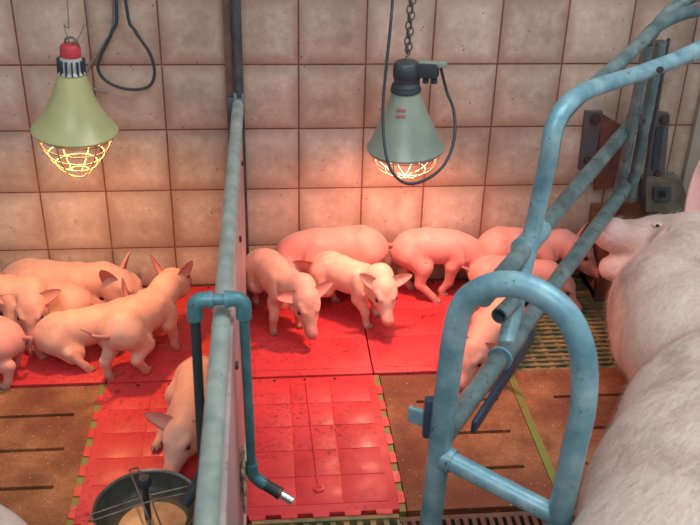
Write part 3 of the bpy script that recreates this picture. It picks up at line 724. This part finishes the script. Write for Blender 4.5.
def rotz(v, a):
    c_, s_ = math.cos(a), math.sin(a); v = np.array(v, float); return np.array((v[0] * c_ - v[1] * s_, v[0] * s_ + v[1] * c_, v[2]))
def piglet(label, xy, yaw, s=1.0, head=(0, -25), feet=None, z=0.0, bend=0.0, roll=0, ears=(1, 1), eartilt=0.2, tail=(-.03, 0, -.03), legs=None, arch=0, headroll=0, squat=0.0, tone=0, neckup=0.0, fat=.93, group=None):
    """local frame: +x forward, z up, metres at s=1.  feet: dict fl/fr/hl/hr -> local xyz; legs: dict -> explicit three points"""
    feet = feet or {}; legs = legs or {}
    root = empty('piglet', (xy[0], xy[1], z), label, 'piglet', group); root.rotation_euler = (math.radians(roll), 0, math.radians(yaw))
    def B(x, y, zz):      # bend the spine sideways, arch and lower it
        return np.array((x, y + bend * x * abs(x) * 9, zz - squat + arch * (1 - (x / .12) ** 2)))
    sp = [(-.108, .150, .043), (-.078, .160, .053), (-.032, .158, .0565), (.02, .152, .0560), (.062, .153, .053), (.095, .160 + neckup * .3, .046), (.120, .168 + neckup, .041)]
    pts = [B(x, 0, zz) for x, zz, r in sp]; rr = [r * fat for _, _, r in sp]
    P_ = []
    for i in range(len(pts) - 1): P_.append(('c', pts[i], pts[i + 1], rr[i], rr[i + 1], .015))
    P_.append(('e', B(-.005, 0, .143), (.078, .050 * fat, .051 * fat), None, .02))
    P_.append(('e', B(-.092, 0, .154), (.046, .050, .047), None, .02))
    # head
    nk = pts[-1]; hy, hp = math.radians(head[0]), math.radians(head[1])
    d = np.array((math.cos(hy) * math.cos(hp), math.sin(hy) * math.cos(hp), math.sin(hp)))
    side = nvec(np.cross((0, 0, 1), d)); upv = np.cross(d, side)
    hr = math.radians(headroll); side, upv = side * math.cos(hr) + upv * math.sin(hr), upv * math.cos(hr) - side * math.sin(hr)
    sk = nk + d * .045 + upv * .004
    P_.append(('c', nk, sk, .042, .044, .015))
    P_.append(('c', sk, sk + d * .036 + upv * -.004, .043, .033, .012))
    P_.append(('c', sk + d * .036 - upv * .008, sk + d * .094 - upv * .016, .029, .0185, .014))
    P_.append(('c', sk + d * .0 - upv * .022, sk + d * .076 - upv * .029, .026, .013, .012))
    for q_ in (1, -1):
        P_.append(('e', sk + d * .012 + side * q_ * .026 - upv * .016, (.026, .021, .024), None, .012))
        P_.append(('c', sk + d * .040 + side * q_ * .022 + upv * .023, sk + d * .020 + side * q_ * .028 + upv * .025, .009, .010, .010))
    nose = sk + d * .102 - upv * .015
    P_.append(('c', nose - d * .007, nose, .0205, .0200, .004))
    for q_ in (1, -1): P_.append(('-c', nose + d * .012 + side * q_ * .0078 + upv * .002, nose + side * q_ * .0078 + upv * .002, .0042, .0042, .003))
    # legs
    hoofs = []
    for key in ('fl', 'fr', 'hl', 'hr'):
        sy = 1 if key[1] == 'l' else -1; front = key[0] == 'f'
        if front:
            j0 = B(.072, sy * .026, .138); j1 = B(.060, sy * .038, .102); j2 = np.array((.078, sy * .036, .056)); j3 = np.array((.074, sy * .036, .021)); f0 = np.array((.080, sy * .036, .006)); R_ = (.031, .0225, .0140, .0108, .0122)
        else:
            j0 = B(-.088, sy * .024, .146); j1 = B(-.062, sy * .039, .104); j2 = np.array((-.113, sy * .037, .064)); j3 = np.array((-.102, sy * .036, .022)); f0 = np.array((-.094, sy * .036, .006)); R_ = (.042, .031, .0150, .0108, .0122)
        if key in feet:
            F_ = np.array(feet[key], float); dl = F_ - f0; j1 = j1 + dl * .18; j2 = j2 + dl * .62; j3 = j3 + dl * .97; f0 = f0 + dl
        if key in legs:
            j1, j2, f0 = [np.array(q_, float) for q_ in legs[key]]; j3 = f0 + (j2 - f0) * .3
        for a_, b_, ra, rb, k in ((j0, j1, R_[0], R_[1], .012), (j1, j2, R_[1], R_[2], .010), (j2, j3, R_[2], R_[3], .008), (j3, f0, R_[3], R_[4], .006)):
            P_.append(('c', a_, b_, ra, rb, k))
        dirf = nvec(f0 - j3); hoofs.append((f0, dirf, side if False else np.array((0, 1., 0))))
    for q_ in (1, -1):      # shoulder blade, flank fold, neck fold
        P_.append(('c', B(.050, q_ * .030, .178), B(.072, q_ * .040, .130), .017, .022, .014))
        P_.append(('c', B(-.070, q_ * .022, .185), B(-.095, q_ * .032, .150), .022, .030, .014))
        P_.append(('-c', B(-.042, q_ * .060, .120), B(-.028, q_ * .056, .098), .004, .004, .010))
        P_.append(('-c', B(.086, q_ * .052, .180), B(.092, q_ * .050, .140), .003, .003, .010))
    P2 = []
    for p_ in P_: P2.append(p_)
    V, Q = sdf_mesh(P2, .0038); V = lap(V, Q, 2)
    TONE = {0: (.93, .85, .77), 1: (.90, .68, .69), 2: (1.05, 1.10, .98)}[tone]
    F = Q.tolist(); colr = np.tile(SK, (len(V), 1))
    # colour by position: pink nose, paler towards the back, duskier pink towards the feet
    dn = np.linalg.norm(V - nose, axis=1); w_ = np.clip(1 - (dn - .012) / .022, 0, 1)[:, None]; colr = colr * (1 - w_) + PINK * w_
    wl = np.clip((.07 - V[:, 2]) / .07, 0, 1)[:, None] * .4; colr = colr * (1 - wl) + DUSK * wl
    for q_ in (1, -1):      # darker skin round the eye and in the nostril
        de = np.linalg.norm(V - (sk + d * .039 + side * q_ * .034 + upv * .0165), axis=1); w_ = (np.clip(1 - (de - .005) / .009, 0, 1) * .75)[:, None]; colr = colr * (1 - w_) + np.array(L(120, 70, 66)[:3]) * w_
        de = np.linalg.norm(V - (nose + side * q_ * .0078 + upv * .002), axis=1); w_ = (np.clip(1 - (de - .003) / .004, 0, 1) * .9)[:, None]; colr = colr * (1 - w_) + np.array(L(96, 44, 42)[:3]) * w_
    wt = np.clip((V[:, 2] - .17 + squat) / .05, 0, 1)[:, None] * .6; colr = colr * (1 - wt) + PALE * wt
    Vs, Fs, Cs, off = [V], [F], [colr], len(V)
    for q_, e_ in ((1, ears[0]), (-1, ears[1])):
        if e_ is None: continue
        base = sk - d * .010 + side * q_ * .032 + upv * .024
        dr = nvec(side * q_ * (.85) + upv * (.55 + eartilt) - d * .35) if not hasattr(e_, '__len__') else nvec(side * q_ * e_[0] + upv * e_[1] + d * e_[2])
        inn = d * .6 + side * q_ * .25 + upv * .65 if not (hasattr(e_, '__len__') and len(e_) > 3) else d * e_[3] + side * q_ * e_[4] + upv * e_[5]
        ev, ef, ins = ear_mesh(base - dr * .008, base + dr * .066, inn, .0245)
        Vs.append(ev); Fs.append([[x + off for x in f_] for f_ in ef]); tt = np.clip(ins[:, None] * .8, 0, 1); Cs.append(SK * (1 - tt) + np.array(L(226, 154, 142)[:3]) * tt); off += len(ev)
    # tail
    tb_ = pts[0] + np.array((-.046, 0, .012)); te = np.array(tail); ctrl = [tb_ + (.012, 0, 0), tb_ + te * .35 + (-.008, 0, .006), tb_ + te * .75 + (-.004, .006, 0), tb_ + te * 1.25 + (0, -.004, 0), tb_ + te * 1.7]
    tm_ = MB().tube(ctrl, [.0075, .0055, .0042, .0034, .002], 8, 4); tv = np.concatenate(tm_.v); Vs.append(tv); Fs.append([[x + off for x in f_] for f_ in tm_.f]); Cs.append(np.tile(DUSK, (len(tv), 1)))
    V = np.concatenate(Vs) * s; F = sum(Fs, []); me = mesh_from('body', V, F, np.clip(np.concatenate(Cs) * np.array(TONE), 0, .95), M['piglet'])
    bo = bpy.data.objects.new('body', me); COL.objects.link(bo); bo.parent = root
    def part(name, m, mat):
        o = bpy.data.objects.new(name, m.mesh(name, mat)); COL.objects.link(o); o.parent = root; o.data.transform(Matrix.Scale(s, 4)); return o
    for q_ in (1, -1):
        part('eye', MB().ball(sk + d * .039 + side * q_ * .0320 + upv * .0165, (.0060, .0060, .0060), 10), M['eye'])
    for f0, dr, _ in hoofs:
        m = MB(); toe = np.array((1., 0, 0)) if dr[2] < -.5 else nvec(dr)
        for q_ in (1, -1):
            cc = f0 + np.array((0, q_ * .0052, 0)) + toe * .008
            m.ball(cc + np.array((0, 0, .001)), (.0105, .0056, .0078), 10, None if dr[2] < -.5 else frame_to(np.cross(toe, (0, 1., .01)))[:, [2, 1, 0]] if False else None)
        part('hoof', m, M['hoof'])
    return root

def yaw_of(a, b): return math.degrees(math.atan2(b[1] - a[1], b[0] - a[0]))
LIE = dict(fl=((.07, .045, .045), (.11, .055, .022), (.16, .055, .012)), fr=((.07, -.045, .040), (.11, -.050, .02), (.16, -.05, .012)), hl=((-.05, .055, .045), (-.085, .06, .025), (-.03, .07, .012)), hr=((-.05, -.055, .045), (-.085, -.06, .025), (-.03, -.07, .012)))
PIGS = [
 # right pen
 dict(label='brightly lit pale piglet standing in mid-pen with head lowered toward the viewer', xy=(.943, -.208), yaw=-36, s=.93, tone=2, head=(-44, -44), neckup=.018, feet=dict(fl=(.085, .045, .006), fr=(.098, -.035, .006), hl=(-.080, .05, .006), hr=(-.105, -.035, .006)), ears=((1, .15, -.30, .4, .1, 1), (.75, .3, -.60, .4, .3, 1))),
 dict(label='piglet standing right beside the partition, head down, wide ears', xy=(.724, -.215), yaw=-72, s=.96, head=(-2, -46), neckup=.004, feet=dict(fl=(.080, .045, .006), fr=(.09, -.045, .006), hl=(-.09, .04, .006), hr=(-.10, -.04, .006)), ears=((1, .15, -.50, .4, .1, 1), (1, .1, -.12, .4, .2, 1)), bend=.3),
 dict(label='piglet along the wall behind the two standing ones, head turned down left', xy=(.910, -.088), tone=1, yaw=178, s=1.15, head=(68, -58), neckup=-.03, ears=((.9, .3, -.3), (1, .3, -.3))),
 dict(label='pink piglet with arched back nosing the rump of its neighbour by the wall', xy=(1.236, -.088), tone=1, yaw=0, s=1.0, head=(-28, -56), arch=.024, neckup=-.02, feet=dict(hr=(.0, -.062, .006), hl=(-.07, .03, .006), fr=(.03, -.02, .006), fl=(.06, .03, .006)), ears=((.35, 1, -.3), (.7, .6, -.2)), tail=(-.012, -.01, -.035)),
 dict(label='piglet farthest right by the wall, its back showing above another piglet', xy=(1.530, -.075), tone=1, yaw=-4, s=1.04, head=(-25, -28), ears=((.6, .8, -.2), (.9, .3, .2))),
 dict(label='pink piglet seen side-on behind the crate loop, below the rearmost back', xy=(1.468, -.19), tone=1, yaw=-6, s=.95, head=(-25, -40), squat=.025, neckup=-.01, tail=(-.01, 0, .02)),
 dict(label='piglet lying under the crate rail with its snout pointing down left', xy=(1.365, -.41), yaw=-122, s=1.0, head=(-5, -26), squat=.075, neckup=-.01, legs=LIE, ears=((1, .35, -.1), (1, .3, -.1))),
 # left pen
 dict(label='piglet lying along the left wall, dark-lined ear raised, snout to the right', xy=(.035, -.085), yaw=-4, s=1.22, head=(-20, -22), squat=.095, neckup=.0, legs=LIE, ears=((.1, 1, -.15), (.45, .8, -.35, .3, 1, .2))),
 dict(label='piglet lying in the middle of the left huddle, only its orange back showing', xy=(.025, -.205), yaw=165, s=1.0, head=(10, -25), squat=.075, legs=LIE),
 dict(label='piglet coming in from the left edge, face down between spread ears', xy=(-.108, -.275), yaw=-6, s=.98, head=(-80, -50), neckup=-.005, ears=((1, .1, -.45, .4, .1, 1), (1, .1, -.2, .4, .1, 1)), feet=dict(fr=(.13, -.09, .006), fl=(.08, -.0, .006))),
 dict(label='piglet cut by the left edge, round rump and hind leg toward the viewer', xy=(-.128, -.468), tone=1, yaw=172, s=1.05, head=(0, -30), squat=.04, feet=dict(hl=(-.105, .055, .006)), tail=(-.004, -.01, -.03)),
 dict(label='crouching piglet with stretched hind leg, between left-edge piglet and standing one', xy=(.165, -.385), yaw=26, s=.97, tail=(-.004, 0, -.03), head=(14, -16), squat=.058, feet=dict(hr=(-.02, -.095, .006), hl=(-.12, .04, .006), fr=(.06, -.05, .006)), ears=((.5, 1, -.3, .2, -.3, -.2), (.5, 1, -.3, .2, .3, -.2)), neckup=.0),
 dict(label='orange-lit piglet standing away from the viewer, tail to the front, ears pricked', xy=(.340, -.432), yaw=60, s=1.02, fat=.88, head=(12, -16), neckup=.008, feet=dict(hl=(-.115, .035, .006), hr=(-.06, -.045, .02), fr=(.09, -.04, .006)), ears=((.45, 1, -.1, -.7, .6, 0), (.45, 1, -.1, -.4, .6, 0)), tail=(-.02, .03, .022)),
 dict(label='piglet lying by the feed bowl, half hidden behind the partition', xy=(.500, -.715), yaw=-94, s=1.0, head=(-14, -20), squat=.075, legs=dict(LIE, fr=((.06, -.06, .04), (.08, -.075, .02), (.12, -.085, .012))), ears=((1, .3, -.2), (.9, .35, -.1))),
]
for p_ in PIGS: p_['group'] = 'piglets in the pens'
for p_ in PIGS: piglet(**p_)

# ------------------------------------------------------------------ sow
def sow(label, root_loc=(1.7, -1.0, 0)):
    root = empty('sow', root_loc, label, 'sow')
    O = np.array(root_loc, float); A = lambda *v_: np.array(v_, float) - O
    T3 = lambda x, y, z: np.array(at(x, y, z)) - O
    S_ = T3(611, 234, .31); H = T3(658, 246, .25); dS = nvec(S_ - H); sdS = nvec(np.cross((0, 0, 1), dS)); upS = np.cross(dS, sdS)
    P_ = []
    chainp = [(T3(695, 258, .28), .125), (T3(672, 308, .24), .158), (T3(696, 350, .24), .17), (T3(742, 388, .25), .18), (T3(738, 445, .26), .245), (T3(734, 530, .27), .275), (T3(725, 650, .27), .285), (T3(668, 800, .26), .26), (T3(655, 900, .25), .22)]
    for (a_, ra), (b_, rb) in zip(chainp[:-1], chainp[1:]): P_.append(('c', a_, b_, ra, rb, .05))
    P_.append(('c', T3(690, 250, .28), H, .115, .094, .04))
    P_.append(('c', H, S_ - dS * .08, .088, .058, .03))
    P_.append(('c', S_ - dS * .09, S_ - dS * .012, .056, .046, .02))
    P_.append(('c', S_ - dS * .010, S_ + dS * .004, .053, .051, .008))
    P_.append(('c', T3(664, 272, .18), T3(611, 268, .21), .080, .038, .02))
    P_.append(('-c', T3(586, 253, .265), T3(634, 257, .255), .013, .007, .008))
    P_.append(('c', T3(642, 252, .26), T3(643, 251, .262), .024, .024, .012))
    P_.append(('c', T3(658, 290, .19), T3(650, 345, .17), .11, .10, .04))
    P_.append(('c', T3(690, 425, .13), T3(672, 470, .12), .10, .13, .05))
    for q_ in (1, -1): P_.append(('-c', S_ + dS * .03 + sdS * q_ * .019 + upS * .006, S_ - dS * .004 + sdS * q_ * .019 + upS * .006, .011, .010, .006))
    P_.append(('c', H + upS * .078 - sdS * -.03 + dS * .02, H + upS * .080 + sdS * .03 - dS * .02, .018, .02, .02))
    for k_ in range(5):   # skin folds behind the mouth corner
        x_ = 652 + k_ * 6; P_.append(('-c', T3(x_ + 4, 232, .36), T3(x_ - 2, 262, .30), .009, .009, .010))
    EY = T3(657, 226, .372)
    P_.append(('c', EY + (.012, 0, .004), EY - (.014, 0, -.002), .0095, .0095, .010)); P_.append(('-c', EY + (-.016, -.016, .004), EY + (.012, -.016, .006), .003, .003, .003))
    V, Q = sdf_mesh(P_, .0085); V[:, 2] = np.maximum(V[:, 2], .004); V = lap(V, Q, 2)
    Wd = V + O
    colr = np.tile(np.array(L(230, 212, 198)[:3]), (len(V), 1))
    pk = np.array(L(226, 168, 160)[:3]); w_ = np.clip((2.0 - Wd[:, 0]) / .25, 0, 1) * np.clip((Wd[:, 1] + .75) / .3, 0, 1); colr = colr * (1 - .6 * w_[:, None]) + pk * .6 * w_[:, None]
    dn = np.linalg.norm(V - S_, axis=1); w_ = np.clip(1 - (dn - .035) / .03, 0, 1)[:, None]; colr = colr * (1 - w_) + np.array(L(238, 206, 208)[:3]) * w_
    for q_ in (1, -1):
        dn = np.linalg.norm(V - (S_ + sdS * q_ * .019 + upS * .006), axis=1); w_ = np.clip(1 - (dn - .009) / .006, 0, 1)[:, None]; colr = colr * (1 - w_) + np.array(L(90, 50, 50)[:3]) * w_
    Vs, Fs, Cs, off = [V], [Q.tolist()], [colr], len(V)
    for base, tip, inn in ((T3(697, 226, .38), T3(704, 162, .50), np.array((-.6, -.7, .2))), (T3(718, 240, .38), T3(735, 185, .50), np.array((-.6, -.7, .2)))):
        ev, ef, ins = ear_mesh(base, tip, inn, .050, .009, .3, 14, 13); Vs.append(ev); Fs.append([[x + off for x in f_] for f_ in ef]); Cs.append(np.where(ins[:, None] > 0, pk, colr[0] * .98)); off += len(ev)
    me = mesh_from('body', np.concatenate(Vs), sum(Fs, []), np.concatenate(Cs), M['sow'])
    o = bpy.data.objects.new('body', me); COL.objects.link(o); o.parent = root
    MB().ball(EY + np.array((-.002, -.006, .004)), (.006, .006, .005), 12).build('eye', M['eye'], root, loc=(0, 0, 0))
    # bristles: short pale hairs lying toward the rear
    rg = np.random.default_rng(4); E1 = V[Q[:, 1]] - V[Q[:, 0]]; E2 = V[Q[:, 3]] - V[Q[:, 0]]; nn = np.cross(E1, E2); ar = np.linalg.norm(nn, axis=1)
    nn /= ar[:, None] + 1e-12; ctr = V[Q].mean(1) + O
    sel = (ctr[:, 1] > -1.75) & (ctr[:, 2] > .08) & ((ctr[:, 1] < -.50) | (rg.random(len(ctr)) < .25)); pr_ = ar * sel; pr_ /= pr_.sum()
    ids = rg.choice(len(Q), 34000, p=pr_); uv = rg.random((34000, 2)); p0 = V[Q[ids, 0]] + E1[ids] * uv[:, :1] + E2[ids] * uv[:, 1:]
    n0 = nn[ids]; if_out = np.sign((n0 * (p0 + O - np.array((1.65, -1.1, .2)))).sum(1)); 
    flow = np.tile(np.array((-.50, -.74, -.35)), (len(ids), 1)) + rg.normal(0, .28, (len(ids), 3))
    hd = (p0 + O)[:, 1] > -.5; flow[hd] = np.array((.8, -.1, -.1)) + rg.normal(0, .4, (hd.sum(), 3))
    flow -= n0 * (flow * n0).sum(1)[:, None]; flow /= np.linalg.norm(flow, axis=1)[:, None] + 1e-9
    ln = rg.uniform(.018, .042, (len(ids), 1)); sd_ = np.cross(flow, n0) * .00055
    tipv = p0 + flow * ln + n0 * ln * rg.uniform(.12, .4, (len(ids), 1)); HV = np.stack([p0 - sd_ - n0 * .001, p0 + sd_ - n0 * .001, tipv], 1).reshape(-1, 3)
    hm = bpy.data.meshes.new('bristles'); hm.from_pydata(HV.tolist(), [], np.arange(len(HV)).reshape(-1, 3).tolist()); hm.materials.append(M['hair'])
    ho = bpy.data.objects.new('bristles', hm); COL.objects.link(ho); ho.parent = root; ho['kind'] = 'stuff'
    return root
s1 = sow('huge bristly pale sow lying at right in the crate, snout toward the rails')
s2 = s1.copy(); COL.objects.link(s2)
for ch in list(s1.children):
    if ch.name.startswith('eye') or True:
        q_ = ch.copy(); COL.objects.link(q_); q_.parent = s2
s2['label'] = 'blurred pink flank of another sow cut by the bottom left corner'
s2.location = (-.42, -2.62, 0); s2.rotation_euler = (0, 0, PI)

# sub-parts: small pieces go under the part that carries them
UNDER = {'plug_cap': 'plug', 'plug_rib': 'plug', 'socket_rib': 'socket', 'red_cap': 'socket', 'socket_band': 'socket', 'label': 'shade', 'collar_rim': 'collar', 'liner': 'bowl', 'feed': 'liner0',
         'knob': 'centre_post', 'rail_hole': 'upright_bow', 'weld_collar': 'crossbar', 'rivet': 'panel', 'rail_clip': 'top_rail', 'square_hole': 'latch_plate', 'blue_insert': 'plate', 'screw_boss': 'ridge', 'chrome_nipple': 'rubber_sleeve', 'brass_ring': 'rubber_sleeve'}
for o in list(COL.objects):
    b_ = o.name.split('.')[0]
    if o.parent and b_ in UNDER:
        cand = [q_ for q_ in o.parent.children if q_.name.split('.')[0] == UNDER[b_] and q_.location.length < 1e-6]
        if cand and o.parent.parent is None: o.parent = min(cand, key=lambda q_: (Vector(q_.bound_box[0]) - Vector(o.bound_box[0])).length)
